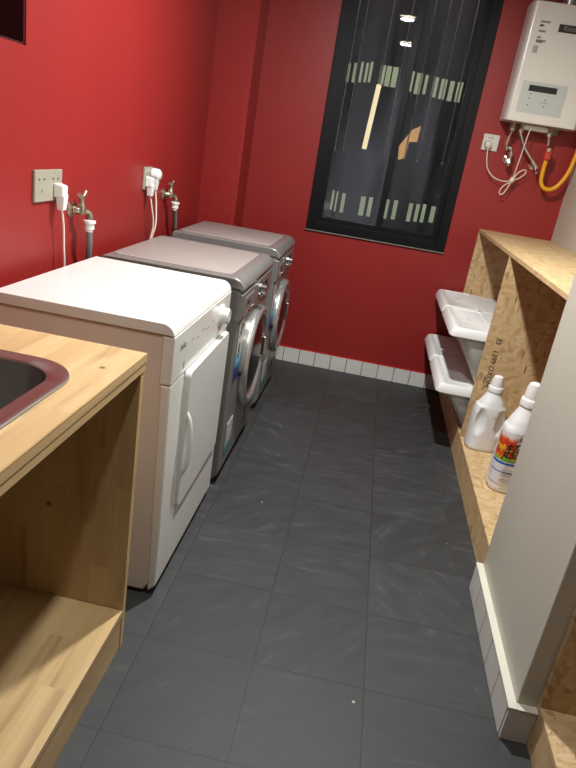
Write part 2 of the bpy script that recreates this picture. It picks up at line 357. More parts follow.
# ------------------------------------------------------------ the room
XL, XR, YB, YF, ZC = -.06, 1.94, 1.88, -3.2, 2.345
struct('floor', G().box(XL-.1, XR+.1, YF-.1, YB+.12, -.05, 0), 'slate', smooth=False)
struct('ceiling', G().box(XL-.4, XR+.1, YF-.1, YB+.12, ZC, ZC+.08), 'grey', smooth=False)
# left wall with a recessed niche
NY0, NY1, NZ0, NZ1 = -1.15, -.232, 1.43, 2.05
g = G(); g.box(XL-.36, XL, YF, NY0, 0, ZC); g.box(XL-.36, XL, NY1, YB, 0, ZC); g.box(XL-.36, XL, NY0, NY1, 0, NZ0); g.box(XL-.36, XL, NY0, NY1, NZ1, ZC)
struct('wall_left', g, 'red', smooth=False)
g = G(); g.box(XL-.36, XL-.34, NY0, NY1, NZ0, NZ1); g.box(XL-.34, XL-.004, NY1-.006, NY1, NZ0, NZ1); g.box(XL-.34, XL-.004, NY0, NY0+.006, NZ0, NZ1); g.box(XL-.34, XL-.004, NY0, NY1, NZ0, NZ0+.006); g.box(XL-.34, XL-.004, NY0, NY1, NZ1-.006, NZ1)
struct('trim_2', g, 'darkred', smooth=False)  # lining sheets that carry the niche's painted-in shade
# back wall with the window opening
WX0, WX1, WZ0, WZ1 = .5385, 1.3653, .846, 2.27
g = G(); g.box(XL-.1, WX0, YB, YB+.12, 0, ZC); g.box(WX1, XR+.1, YB, YB+.12, 0, ZC); g.box(WX0, WX1, YB, YB+.12, 0, WZ0); g.box(WX0, WX1, YB, YB+.12, WZ1, ZC)
struct('wall_back', g, 'red', smooth=False)
struct('wall_right', G().box(XR, XR+.1, YF, YB, 0, ZC), 'cream', smooth=False)
struct('wall_front', G().box(XL-.1, XR+.1, YF-.1, YF, 0, ZC), 'front', smooth=False)
g = G(); g.prism([(XL, 1.63), (.135, 1.63), (.150, 1.645), (.150, YB), (XL, YB)], 'Z', 0, ZC)
struct('trim_1', g, 'red', smooth=False)                      # boxed-in pipe chase in the corner
# cream partition pier on the right
PX, PY0, PY1 = 1.509, -.705, -.122
struct('wall_partition', G().box(PX, XR, PY0, PY1, 0, ZC), 'cream', bevel=.004)
# tile skirtings
g = G(); g.mi = 0; g.box(XL, XR, YB-.006, YB, 0, .092)
g.mi = 1; x = .5264-.1015*4; pitch = .1015
k = 0
while x < 1.60:
    g.box(x+.0018, min(x+pitch-.0018, 1.63), YB-.012, YB-.004, .0015, .0945); x += pitch; k += 1
g.mi = 2; g.box(XL, 1.60, YB-.0125, YB, .0945, .0975)
struct('baseboard_back', g, ['grout', 'white_tile', 'redlabel'], bevel=.0008)
g = G(); g.mi = 0; g.box(PX-.012, PX, PY0-.008, PY1, 0, .094); g.box(PX, PX+.05, PY0-.008, PY0, 0, .094)
g.mi = 1
y = PY0-.012; n_ = 5; ty = (PY1-y)/n_
for k in range(n_): g.box(PX-.022, PX-.008, y+.0026, y+ty-.0026, .001, .095); y += ty
g.box(PX-.0205, PX+.048, PY0-.022, PY0-.013, .001, .095)
g.mi = 2; g.box(PX-.023, PX, PY0-.022, PY1, .095, .103); g.box(PX+.0005, PX+.050, PY0-.0225, PY0, .0952, .1028)
struct('baseboard_right', g, ['grout', 'white_tile', 'capping'], bevel=.0012)

# window: frame, two sliding sashes, panes
g = G(); fy0, fy1 = YB-.012, YB+.075; t_ = .052
g.box(WX0, WX0+t_, fy0, fy1, WZ0, WZ1); g.box(WX1-t_, WX1, fy0, fy1, WZ0, WZ1); g.box(WX0+t_, WX1-t_, fy0, fy1, WZ0, WZ0+t_); g.box(WX0+t_, WX1-t_, fy0, fy1, WZ1-t_, WZ1)
win = struct('window_1', g, 'black', bevel=.002)
g = G(); g.box(WX0-.002, WX1+.002, YB-.015, YB-.0005, WZ0-.006, WZ0-.001)
o = obj('sill_bead', g, 'print', win, bevel=.001)
def sash(x0, x1, y0, y1):
    g = G(); z0, z1 = WZ0+t_-.006, WZ1-t_+.006; s = .034
    g.box(x0, x0+s, y0, y1, z0, z1); g.box(x1-s, x1, y0, y1, z0, z1); g.box(x0+s, x1-s, y0, y1, z0, z0+s); g.box(x0+s, x1-s, y0, y1, z1-s, z1)
    o = obj('sash', g, 'black', win, bevel=.0015)
    ym = (y0+y1)/2
    p = obj('pane', G().box(x0+s-.004, x1-s+.004, ym-.0025, ym+.0025, z0+s-.004, z1-s+.004), 'glass', o, smooth=False)
xm = (WX0+WX1)/2
sash(WX0+t_-.004, xm+.028, YB+.006, YB+.030)
sash(xm-.028, WX1-t_+.004, YB+.036, YB+.060)

# downlights
for (lx, ly, lz, lw) in LAMPS:
    nm = 'farther ceiling downlight, in front of the sink bench and pier' if ly > 0 else 'nearer ceiling downlight, above the sink bench aisle'
    t = thing('ceiling_downlight', nm, 'light', (lx, ly, ZC), 'ceiling downlights')
    obj('trim_ring', G().lathe([(.075, 0), (.075, -.006), (.066, -.009), (.064, -.002), (.064, 0)], (lx, ly, ZC), (0, 0, 1), cap=False), 'white_plastic', t)
    obj('diffuser', G().lathe([(.064, 0), (.064, -.002), (.001, -.002)], (lx, ly, ZC)), 'lamp_face', t)

# ------------------------------------------------------------ outside the window: dark panel, strips glow in place of lit slots
SY = 2.75
def px(u, v, y):
    d = fw*FPX+rt*(u-288)-up*(v-384); return CAM+d*((y-CAM.y)/d.y)
nb = thing('outdoor_backdrop', 'dark panel with glowing strips standing in for pale slots seen through the night window', 'backdrop', (1.0, SY, -1.0))
obj('dark_panel', G().box(-1.2, 3.4, SY, SY+.3, -1.0, 4.2), 'night', nb, smooth=False)
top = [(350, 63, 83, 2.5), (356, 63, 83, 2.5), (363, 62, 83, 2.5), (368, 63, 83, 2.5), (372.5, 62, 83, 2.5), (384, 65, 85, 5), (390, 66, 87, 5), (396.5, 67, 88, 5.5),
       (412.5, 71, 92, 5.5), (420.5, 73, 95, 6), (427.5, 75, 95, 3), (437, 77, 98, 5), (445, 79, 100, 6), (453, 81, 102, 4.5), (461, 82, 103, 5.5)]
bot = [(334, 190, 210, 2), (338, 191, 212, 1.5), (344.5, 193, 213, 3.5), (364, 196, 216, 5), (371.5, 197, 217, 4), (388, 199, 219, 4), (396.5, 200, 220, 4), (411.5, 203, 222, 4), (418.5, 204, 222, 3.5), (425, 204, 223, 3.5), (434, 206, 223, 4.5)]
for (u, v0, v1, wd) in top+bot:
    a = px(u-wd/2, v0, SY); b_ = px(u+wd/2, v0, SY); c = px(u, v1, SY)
    fr = obj('glowing_strip', G().box(a.x, b_.x, SY-.012, SY-.001, c.z, a.z), 'slot', nb, smooth=False)  # glowing strips stand in for pale bars of light in the window
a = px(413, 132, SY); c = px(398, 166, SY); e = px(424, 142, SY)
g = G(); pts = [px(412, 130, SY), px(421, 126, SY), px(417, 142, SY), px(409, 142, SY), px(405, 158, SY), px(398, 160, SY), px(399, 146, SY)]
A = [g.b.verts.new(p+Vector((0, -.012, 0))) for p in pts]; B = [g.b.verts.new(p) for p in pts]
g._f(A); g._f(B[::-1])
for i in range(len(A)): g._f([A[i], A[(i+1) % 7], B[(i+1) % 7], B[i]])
obj('warm_glow_patch', g, 'warm', nb, smooth=False)  # warm patch glows in place of an unclear lit shape
RY = 2.45
rods = [((341, 100), (337, 150), .0035), ((347, 120), (344, 150), .003), ((390, 115), (386, 156), .0035), ((415, 104), (405, 158), .0035), ((430, 100), (418, 161), .004), ((440, 104), (429, 156), .003), ((456, 100), (443, 164), .004)]
for i, ((u0, v0), (u1, v1), r) in enumerate(rods):
    a = px(u0, v0, RY); b_ = px(u1, v1, RY); a.x = b_.x = (a.x+b_.x)/2
    t = thing('hanging_rod', ('leftmost', 'second from left', 'third from left', 'middle', 'third from right', 'second from right', 'rightmost')[i] + ' of the thin rods hanging outside the dark window', 'rod', b_, 'rods hanging outside the window')
    topz = 2.9
    obj('rod', G().tube([(b_.x, RY, topz), (b_.x, RY, b_.z)], r, 8, False), 'rod', t)
    obj('ball_tip', G().ball(b_, r*2.6), 'rod', t)
ol = bpy.data.lights.new('rod_fill_lamp', 'POINT'); ol.energy = 16; ol.color = (1, .95, .85); ol.shadow_soft_size = .04  # added unseen light that brightens the rods and panel outside
oo = bpy.data.objects.new('rod_fill_lamp', ol); COL.objects.link(oo); oo.location = (.95, 2.2, 2.7)
a = px(374, 84, RY); b_ = px(364, 149, RY)
t = thing('hanging_tube_light', 'warm glowing vertical tube light hanging outside behind the left pane', 'light', b_)
obj('lit_tube', G().tube([(b_.x+.02, RY, a.z), (b_.x, RY, b_.z)], .016, 12, False), 'tube', t)
obj('cap', G().tube([(b_.x+.02, RY, a.z), (b_.x+.02, RY, 2.9)], .006, 8, False), 'rod', t)
o = obj('outdoor_canopy', G().box(-.6, 2.6, 2.3, 2.6, 2.9, 2.96), 'night', smooth=False); tag(o, 'dark canopy rail outside from which the rods hang', 'canopy')

# ------------------------------------------------------------ machines
H = .820
def profile_body(xf, x0, h, r, n=6):
    pts = [(x0, 0)]
    return pts
def white_dryer():
    H = .833
    xf, y0, y1 = .499, -.512, .113
    t = thing('tumble_dryer', 'white front-loading dryer with square door between wooden bench and silver washer', 'dryer', (0, y0, 0))
    g = G(); g.prism([(0, .012), (xf-.022, .012), (xf-.006, .05), (xf-.004, H-.030), (0, H-.030)], 'Y', y0+.003, y1-.003)
    obj('cabinet', g, 'side_enamel', t, bevel=.007, segs=3)
    g = G(); g.prism([(xf-.012, .012), (xf+.012, .035), (xf+.011, .20), (xf+.001, H-.165), (xf-.028, H-.165)], 'Y', y0+.001, y1-.001)
    obj('front_panel', g, 'white_enamel', t, bevel=.006, segs=3)
    pts = [(0, H-.029), (0, H-.008), (.012, H)]
    R = .033
    for k in range(9):
        a = math.radians(90-80*k/8); pts.append((xf-R+R*math.cos(a), H-R+R*math.sin(a)))
    pts.append((xf+.001, H-.030)); pts.append((xf-.012, H-.030)); pts.append((xf-.014, H-.029))
    obj('top_panel', G().prism(pts, 'Y', y0, y1), 'white_enamel', t, bevel=.003)
    g = G(); g.prism([(xf-.03, H-.163), (xf+.002, H-.163), (xf+.002, H-.032), (xf-.03, H-.032)], 'Y', y0+.001, y1-.001)
    cp = obj('control_panel', g, 'white_enamel', t, bevel=.003)
    g = G(); text_g(g, 'beko', (xf+.0024, y0+.085, H-.075), (0, 1, 0), (0, 0, 1), .028)
    obj('logo', g, 'print', t, smooth=False)
    for k in range(5): obj('printed_mark', G().box(xf+.0018, xf+.0026, y0+.16+k*.055, y0+.185+k*.055, H-.082-.01*(k % 2), H-.0795-.01*(k % 2)), 'print', t, smooth=False)
    obj('printed_mark', G().box(xf+.0018, xf+.0026, y0+.10, y0+.108, H-.146, H-.126), 'print', t, smooth=False)
    kn = obj('knob', G().lathe([(.036, 0), (.036, .005), (.027, .007), (.026, .024), (.022, .028), (.001, .028)], (xf+.002, y0+.505, H-.090), (1, 0, 0)), 'white_plastic', t)
    obj('knob_mark', G().box(xf+.026, xf+.0312, y0+.503, y0+.507, H-.088, H-.066), 'print', kn)
    d0, d1, z0, z1 = y0+.130, y1-.028, .225, H-.165
    pts = rrect(d0, d1, z0, z1, .020)
    g = G(); g.loft([[(xf-.004, y, z) for y, z in pts], [(xf+.014, y, z) for y, z in pts], [(xf+.019, (y-(d0+d1)/2)*.985+(d0+d1)/2, (z-(z0+z1)/2)*.985+(z0+z1)/2) for y, z in pts]])
    dr = obj('door', g, 'door_white', t)
    g = G(); g.box(xf-.003, xf+.0015, d0-.007, d1+.007, z0-.007, z1+.007)
    obj('door_gap', g, 'print', t, bevel=.002)
    g = G(); hz0, hz1 = .34, .54; hy = d0+.014
    g.tube([(xf+.016, hy-.002, hz0), (xf+.028, hy-.004, hz0+.03), (xf+.034, hy-.004, (hz0+hz1)/2), (xf+.028, hy-.004, hz1-.03), (xf+.016, hy-.002, hz1)], lambda t: .006+.002*math.sin(math.pi*t), 10)
    obj('door_handle', g, 'white_plastic', dr)
    obj('kick_strip', G().box(.03, xf-.04, y0+.02, y1-.02, 0, .014), 'dark', t)
    return t
white_dryer()

def washer(label, xf, y0, y1, px_group):
    H = .832
    w_ = y1-y0
    t = thing('washing_machine', label, 'washing machine', (0, y0, 0), px_group)
    g = G(); g.prism([(0, .014), (xf-.03, .014), (xf-.004, .05), (xf-.004, H-.040), (0, H-.040)], 'Y', y0+.004, y1-.004)
    obj('cabinet', g, 'silver', t, bevel=.010, segs=3)
    pts = [(0, H-.042), (0, H-.010), (.010, H-.002), (.05, H)]
    R = .048
    for k in range(9):
        a = math.radians(90-90*k/8); pts.append((xf+.006-R+R*math.cos(a), H-R*.85+R*.85*math.sin(a)))
    pts += [(xf-.002, H-.050), (xf-.012, H-.042)]
    tp = obj('top_panel', G().prism(pts, 'Y', y0, y1), 'silver_top', t, bevel=.006, segs=3)
    pl = rrect(.022, xf-.055, y0+.040, y1-.040, .035)
    g = G(); g.loft([[(x, y, H-.004) for x, y in pl], [(x, y, H+.0015) for x, y in pl], [((x-.2)*.99+.2, (y-(y0+y1)/2)*.99+(y0+y1)/2, H+.0028) for x, y in pl]])
    obj('inset_plate', g, 'taupe', tp)
    g = G(); g.prism([(xf-.03, H-.160), (xf-.001, H-.160), (xf+.004, H-.150), (xf+.005, H-.056), (xf-.03, H-.050)], 'Y', y0+.003, y1-.003)
    cp = obj('control_panel', g, 'silver', t, bevel=.004)
    obj('knob', G().lathe([(.028, 0), (.027, .010), (.022, .014), (.021, .030), (.001, .032)], (xf+.003, y0+.33*w_/.6, H-.095), (1, 0, 0)), 'chrome', t)
    dr = obj('detergent_drawer', G().box(xf-.01, xf+.008, y0+.05, y0+.21*w_/.6, H-.148, H-.075), 'silver', t, bevel=.004)
    obj('drawer_handle', G().box(xf+.006, xf+.013, y0+.075, y0+.185*w_/.6, H-.143, H-.127), 'chrome', dr, bevel=.003)
    obj('display', G().box(xf+.001, xf+.0062, y0+.42*w_/.6, y0+.50*w_/.6, H-.115, H-.085), 'dark', t, bevel=.001)
    for k in range(4): obj('button', G().lathe([(.005, 0), (.004, .004), (.001, .004)], (xf+.004, y0+(.40+.03*k)*w_/.6, H-.135), (1, 0, 0), 12), 'chrome', t)
    obj('logo', text_g(G(), 'beko', (xf+.0092, y0+.10, H-.098), (0, 1, 0), (0, 0, 1), .028), 'dark', t, smooth=False)
    yc, zc, ro = (y0+y1)/2+.070*min(1, (w_/.62)**4), .438, .214*min(1, w_/.60)
    g = G(); g.lathe([(ro, -.006), (ro+.003, .008), (ro-.002, .020), (ro-.010, .027), (ro-.024, .028), (ro-.036, .020), (ro-.046, .008), (ro-.050, 0)], (xf, yc, zc), (1, 0, 0), 56, cap=False)
    dn = obj('door', g, 'ring', t)
    g = G(); rg = ro-.048
    g.lathe([(rg+.006, .002), (rg+.004, .010), (rg-.01, .016), (rg-.05, .024), (rg-.10, .028), (.001, .029)], (xf, yc, zc), (1, 0, 0), 48)
    obj('door_glass', g, 'dark_glass', dn)
    g = G(); g.box(xf+.012, xf+.034, yc+ro-.062, yc+ro-.040, zc-.045, zc+.045)
    obj('door_handle', g, 'chrome', dn, bevel=.006)
    g = G(); g.box(xf-.002, xf+.0085, yc-ro-.022, yc-ro+.01, zc-.020, zc+.000); obj('door_hinge', g, 'dark', t, bevel=.003)
    # energy sticker with A and 8, and the small sheet near the foot
    s0, s1, sz0, sz1 = y0+.046, y0+.046+.085*min(1, w_/.6), .425, .665
    st = obj('energy_sticker', G().box(xf-.003, xf-.0022+.0008, s0, s1, sz0, sz1), 'sticker', t, smooth=False)
    g = G(); text_g(g, 'A', (xf-.0010, s0+.034, sz1-.045), (0, 1, 0), (0, 0, 1), .070); text_g(g, '+', (xf-.0010, s0+.068, sz1-.028), (0, 1, 0), (0, 0, 1), .035)
    obj('sticker_letter', g, 'navy', st, smooth=False)
    obj('sticker_number', text_g(G(), '8', (xf-.0010, s0+.034, sz1-.122), (0, 1, 0), (0, 0, 1), .086), 'ink', st, smooth=False)
    sh = obj('info_sheet', G().box(xf-.003, xf-.0014, y0+.055, y0+.155, .11, .245), 'sheet', t, smooth=False)
    g = G()
    for k in range(6): g.box(xf-.0014, xf-.0010, y0+.065, y0+.115+.03*(k % 2), .222-.011*k, .225-.011*k)
    obj('sheet_lines', g, 'print', sh, smooth=False)
    obj('service_flap', G().box(xf-.004, xf, y1-.17, y1-.05, .06, .15), 'silver', t, bevel=.003)
    obj('kick_strip', G().box(.03, xf-.035, y0+.02, y1-.02, 0, .016), 'dark', t)
    return t
washer('silver-grey front-loading washing machine next to the white dryer', .527, .180, .802, 'silver washing machines')
washer('silver-grey front-loading washing machine in the far corner by the back wall', .525, .985, 1.530, 'silver washing machines')

# ------------------------------------------------------------ sockets, plugs, taps on the left wall
def socket_plate(y0, y1, z0, z1, label):
    t = thing('wall_socket', label, 'socket', (XL, (y0+y1)/2, z0))
    obj('plate', G().box(XL, XL+.009, y0, y1, z0, z1), 'plate', t, bevel=.002)
    g = G(); nn = max(1, round((y1-y0)/.09)); wd = (y1-y0)/nn
    for k in range(nn):
        yc = y0+wd*(k+.5)
        for a, b_, c, d in ((-.020, -.014, .062, .068), (.010, .016, .062, .068), (-.003, .000, .026, .035)):
            obj('pin_hole', G().box(XL+.008, XL+.0096, yc+a, yc+b_, z0+c, z0+d), 'dark', t, smooth=False)
    return t
socket_plate(-.192, -.026, 1.022, 1.114, 'champagne double socket plate on red wall above the white dryer')
socket_plate(.705, .800, 1.022, 1.114, 'champagne single socket plate on red wall above the middle machine')
def plug(y, z, label, drop, cat='plug', up_=0):
    x = XL+.009
    t = thing('power_plug', label, cat, (x, y, z))
    g = G(); g.hexa([(x, y-.021, z-.022), (x, y+.021, z-.022), (x, y+.021, z+.022), (x, y-.021, z+.022)], [(x+.030, y-.017, z-.020), (x+.030, y+.017, z-.020), (x+.030, y+.017, z+.016), (x+.030, y-.017, z+.016)])
    g.hexa([(x+.006, y-.011, z-.060), (x+.030, y-.011, z-.060), (x+.030, y+.011, z-.060), (x+.006, y+.011, z-.060)], [(x+.004, y-.016, z-.010), (x+.034, y-.016, z-.010), (x+.034, y+.016, z-.010), (x+.004, y+.016, z-.010)])
    obj('plug_body', g, 'white_plastic', t, bevel=.005, segs=3)
    obj('cord', G().tube([(x+.018, y, z-.055)]+[Vector(p) for p in drop], .0036, 8), 'cable', t)
plug(-.062, 1.054, 'white plug in the double socket, cord dropping behind the dryer', [(XL+.03, -.052, .95), (XL+.03, -.044, .87), (XL+.03, -.038, .80), (XL+.025, -.035, .6)])
plug(.735, 1.055, 'white plug in the single socket with cord behind middle machine', [(XL+.035, .748, .95), (XL+.04, .77, .87), (XL+.03, .765, .78), (XL+.03, .76, .6)])
# round-headed adapter plug beside it
t = thing('adapter_plug', 'white round-headed plug beside the other plug in the single socket', 'plug', (XL+.02, .79, 1.09))
g = G(); g.lathe([(.024, 0), (.026, .010), (.024, .034), (.014, .042), (.001, .043)], (XL+.009, .790, 1.085), (1, 0, 0), 24); g.hexa([(XL+.016, .778, 1.02), (XL+.038, .778, 1.02), (XL+.038, .798, 1.02), (XL+.016, .798, 1.02)], [(XL+.012, .770, 1.08), (XL+.044, .770, 1.08), (XL+.044, .806, 1.08), (XL+.012, .806, 1.08)])
obj('plug_body', g, 'white_plastic', t, bevel=.004)
obj('cord', G().tube([(XL+.03, .788, 1.03), (XL+.04, .790, .95), (XL+.045, .785, .87), (XL+.03, .780, .78), (XL+.03, .78, .6)], .0036, 8), 'cable', t)
def tap(y, z, label, hose_path):
    t = thing('water_tap', label, 'tap', (XL, y, z))
    x = XL
    obj('wall_flange', G().lathe([(.026, 0), (.026, .004), (.014, .010), (.013, .016)], (x, y, z), (1, 0, 0), 24), 'brass', t)
    g = G(); g.tube([(x, y, z), (x+.024, y+.012, z), (x+.036, y+.020, z-.001), (x+.046, y+.036, z-.004), (x+.050, y+.042, z-.018), (x+.050, y+.042, z-.036)], lambda q: .0105+.003*math.sin(q*9), 14)
    g.lathe([(.0135, -.012), (.0135, .016), (.010, .022), (.008, .040)], (x+.032, y+.016, z), (0, 0, 1), 18)
    obj('body', g, 'brass', t)
    g = G(); g.tube([(x+.032, y-.006, z+.052), (x+.032, y+.006, z+.043), (x+.032, y+.026, z+.044), (x+.032, y+.044, z+.060)], lambda q: .0055+.002*abs(q-.5)*2, 10); g.lathe([(.008, .030), (.010, .040), (.008, .050), (.001, .052)], (x+.032, y+.016, z), (0, 0, 1), 16)
    obj('handle', g, 'brass', t)
    nt = thing('inlet_hose', label.replace('tap', 'hose') , 'hose', (x+.08, y+.01, z-.06))
    nt['label'] = 'grey inlet hose with white nut screwed to the tap above the ' + ('white dryer' if y < .5 else 'far machine')
    obj('nut', G().lathe([(.014, 0), (.021, -.002), (.021, -.010), (.016, -.012), (.017, -.030), (.012, -.034), (.012, -.040)], (x+.050, y+.042, z-.030), (0, 0, 1), 16), 'white_plastic', nt)
    obj('hose', G().tube([(x+.050, y+.042, z-.066)]+hose_path, .0105, 10), 'hose', nt)
tap(.052, .985, 'nickel tap with lever handle on red wall above the white dryer', [(XL+.048, .106, .88), (XL+.036, .128, .82), (XL+.033, .135, .75), (XL+.03, .135, .5)])
tap(.985, .990, 'nickel tap with lever handle on red wall above the far silver machine', [(XL+.048, 1.045, .90), (XL+.040, 1.085, .84), (XL+.033, 1.11, .77), (XL+.03, 1.12, .5)])

# ------------------------------------------------------------ wooden sink bench on the left
BX, BY = .499, -.708
t = thing('sink_bench', 'open pine bench with thick worktop, sink cut-out and low shelf', 'bench', (XL, BY, 0))
SX0, SX1, SY0, SY1 = -.005, .432, -1.62, -.862
sink_o = rrect(SX0, SX1, SY0, SY1, .105, 10)
def slab_with_hole(g, z0, z1, outer, hole):
    b = g.b
    for z, flip in ((z0, True), (z1, False)):
        O = [b.verts.new((x, y, z)) for x, y in outer]; I = [b.verts.new((x, y, z)) for x, y in hole]
        if z == z0: O0, I0 = O, I
        es = []
        for L in (O, I):
            for i in range(len(L)): es.append(b.edges.new((L[i], L[(i+1) % len(L)])))
        bmesh.ops.triangle_fill(b, edges=es, use_beauty=True)
    for A_, B_ in ((O0, O), (I0, I)):
        for i in range(len(A_)): g._f([A_[i], A_[(i+1) % len(A_)], B_[(i+1) % len(A_)], B_[i]])
hole = rrect(SX0+.012, SX1-.012, SY0+.012, SY1-.012, .095, 10)
outer = [(XL, -2.6), (BX, -2.6), (BX, BY), (XL, BY)]
g = G(); slab_with_hole(g, .8005, .820, outer, hole); slab_with_hole(g, .780, .7995, [(XL, -2.6), (BX-.0015, -2.6), (BX-.0015, BY-.0015), (XL, BY-.0015)], hole)
obj('worktop', g, 'pineY', t, smooth=False)
obj('end_panel', G().box(XL, BX-.004, BY-.020, BY-.001, 0, .779), 'pineZ', t, smooth=False, bevel=.001)
obj('end_panel', G().box(XL, BX-.004, -2.60, -2.58, 0, .779), 'pineZ', t, smooth=False, bevel=.001)
obj('back_panel', G().box(XL, XL+.018, -2.58, BY-.021, .125, .779), 'pineZ', t, smooth=False)
obj('low_shelf', G().box(XL, BX-.004, -2.58, BY-.021, .104, .124), 'pineY', t, smooth=False, bevel=.001)
obj('kick_board', G().box(BX-.026, BX-.006, -2.58, BY-.021, 0, .103), 'pineY', t, smooth=False, bevel=.001)
# sink
t = thing('kitchen_sink', 'stainless steel rounded sink let into the pine worktop', 'sink', (.2, -1.2, .82))
def rr3(x0, x1, y0, y1, r, z): return [(x, y, z) for x, y in rrect(x0, x1, y0, y1, r, 10)]
g = G(); g.loft([rr3(SX0, SX1, SY0, SY1, .105, .8202), rr3(SX0+.001, SX1-.001, SY0+.001, SY1-.001, .104, .8240), rr3(SX0+.006, SX1-.006, SY0+.006, SY1-.006, .100, .8260),
                  rr3(SX0+.012, SX1-.012, SY0+.012, SY1-.012, .095, .8245), rr3(SX0+.036, SX1-.036, SY0+.036, SY1-.036, .075, .8235), rr3(SX0+.040, SX1-.040, SY0+.040, SY1-.040, .072, .8200)], cap=False)
obj('rim', g, 'steel', t)
g = G(); g.loft([rr3(SX0+.040, SX1-.040, SY0+.040, SY1-.040, .072, .8200), rr3(SX0+.044, SX1-.044, SY0+.044, SY1-.044, .070, .70), rr3(SX0+.058, SX1-.058, SY0+.058, SY1-.058, .062, .655), rr3(SX0+.085, SX1-.085, SY0+.085, SY1-.085, .05, .640)], cap=False)
g._f([g.b.verts.new(p) for p in rr3(SX0+.085, SX1-.085, SY0+.085, SY1-.085, .05, .640)])
obj('bowl', g, 'steel', t)
obj('drain', G().lathe([(.045, 0), (.043, .004), (.030, .001), (.001, .001)], (.215, -1.22, .6402), (0, 0, 1), 24), 'chrome', t)

# ------------------------------------------------------------ OSB shelves on the right
t = thing('shelf_unit', 'particle-board shelf unit holding white bins and bottles beyond the cream pier', 'shelf', (1.532, PY1, 0))
SXF = 1.532; x1 = XR-.001
obj('top_board', G().box(SXF, x1, PY1+.001, YB-.001, .995, 1.013), 'osb', t, smooth=False, bevel=.001)
dv = obj('divider', G().box(SXF-.0, x1, .872, .890, .131, .994), 'osb', t, smooth=False, bevel=.001)
for tx, z in (('33', .620), ('1399', .545), ('OXOM', .450)): obj('stamped_text', text_g(G(), tx, (SXF+.052, .8716, z), (0, 0, -1), (1, 0, 0), .034), 'ink', dv, smooth=False)
obj('end_panel', G().box(SXF, x1, YB-.020, YB-.002, .131, .994), 'osb', t, smooth=False, bevel=.001)
obj('end_panel', G().box(SXF+.02, x1, PY1+.001, PY1+.018, .131, .994), 'osb', t, smooth=False, bevel=.001)
obj('back_panel', G().box(x1-.012, x1-.0005, PY1+.02, YB-.021, .131, .994), 'osb', t, smooth=False)
obj('low_shelf', G().box(SXF, x1, PY1+.001, YB-.015, .112, .130), 'osb', t, smooth=False, bevel=.001)
obj('kick_board', G().box(SXF+.001, SXF+.019, PY1+.001, YB-.015, 0, .111), 'osb', t, smooth=False, bevel=.001)
NX = 1.557
t = thing('shelf_unit', 'particle-board shelf unit nearer the camera, at the bottom right corner', 'shelf', (NX, PY0, 0))
obj('top_board', G().box(NX, x1, -2.5, PY0-.001, .995, 1.013), 'osb', t, smooth=False, bevel=.001)
obj('end_panel', G().box(NX, x1, PY0-.019, PY0-.001, .122, .994), 'osb', t, smooth=False, bevel=.001)
obj('back_panel', G().box(x1-.012, x1-.0005, -2.5, PY0-.02, .122, .994), 'osb', t, smooth=False)
obj('low_shelf', G().box(NX, x1, -2.5, PY0-.001, .104, .121), 'osb', t, smooth=False, bevel=.001)
obj('kick_board', G().box(NX+.001, NX+.019, -2.5, PY0-.001, 0, .103), 'osb', t, smooth=False, bevel=.001)

# storage bins with overhanging lids
def storage_bin(y0, y1, z0, z1, label):
    t = thing('storage_bin', label, 'storage bin', (1.65, (y0+y1)/2, z0), 'stacked white storage bins')
    xa, xb = 1.372, 1.885
    g = G()
    top = [(x, y, z1-.050) for x, y in rrect(xa+.062, xb-.012, y0+.016, y1-.016, .035, 5)]
    mid = [(x, y, z1-.060) for x, y in rrect(xa+.066, xb-.012, y0+.018, y1-.018, .035, 5)]
    low = [(x, y, z0+.010) for x, y in rrect(xa+.180, xb-.035, y0+.032, y1-.032, .03, 5)]
    bas = [(x, y, z0+.001) for x, y in rrect(xa+.188, xb-.043, y0+.040, y1-.040, .025, 5)]
    g.loft([bas, low, mid, top])
    obj('body', g, 'bin_body', t)
    g = G(); g.loft([[(x, y, z1-.052) for x, y in rrect(xa+.016, xb, y0+.012, y1-.012, .03, 5)], [(x, y, z1-.040) for x, y in rrect(xa+.010, xb, y0+.008, y1-.008, .03, 5)]])
    obj('rim', g, 'bin_body', t)
    # front flap: shallow inverted tray with a chamfered edge and a recessed centre
    g = G(); xm_ = xa+.20
    def ring(ins, z): return [(x, y, z) for x, y in rrect(xa+ins, xm_-ins*.2, y0+ins*.6, y1-ins*.6, max(.028-ins*.4, .006), 5)]
    g.loft([ring(0, z1-.042), ring(0, z1-.030), ring(.012, z1-.004), ring(.018, z1), ring(.034, z1), ring(.042, z1-.005)], cap=False)
    g._f([g.b.verts.new(p) for p in ring(.042, z1-.005)]); g._f([g.b.verts.new(p) for p in ring(0, z1-.042)][::-1])
    lid = obj('front_flap', g, 'bin_white', t)
    ym = (y0+y1)/2; obj('flap_grip', G().box(xa+.09, xa+.115, ym-.05, ym+.05, z1-.0052, z1-.002), 'bin_white', lid, bevel=.001)
    g = G(); g.hexa([(xm_+.001, y0, z1-.040), (xb, y0, z1-.040), (xb, y1, z1-.040), (xm_+.001, y1, z1-.040)], [(xm_+.001, y0+.006, z1-.001), (xb-.004, y0+.006, z1-.014), (xb-.004, y1-.006, z1-.014), (xm_+.001, y1-.006, z1-.001)])
    obj('rear_lid', g, 'bin_white', t, bevel=.003)
b0, bm_, b1 = .905, 1.378, 1.852
Z1, Z2 = .362, .640
storage_bin(bm_+.003, b1, .131, Z1, 'white lidded storage bin, lower of the stack nearest the red wall')
storage_bin(b0, bm_-.003, .131, Z1, 'white lidded storage bin, lower of the stack beside the shelf divider')
storage_bin(bm_+.003, b1, Z1+.001, Z2, 'white lidded storage bin, upper of the stack nearest the red wall')
storage_bin(b0, bm_-.003, Z1+.001, Z2, 'white lidded storage bin, upper of the stack beside the shelf divider')

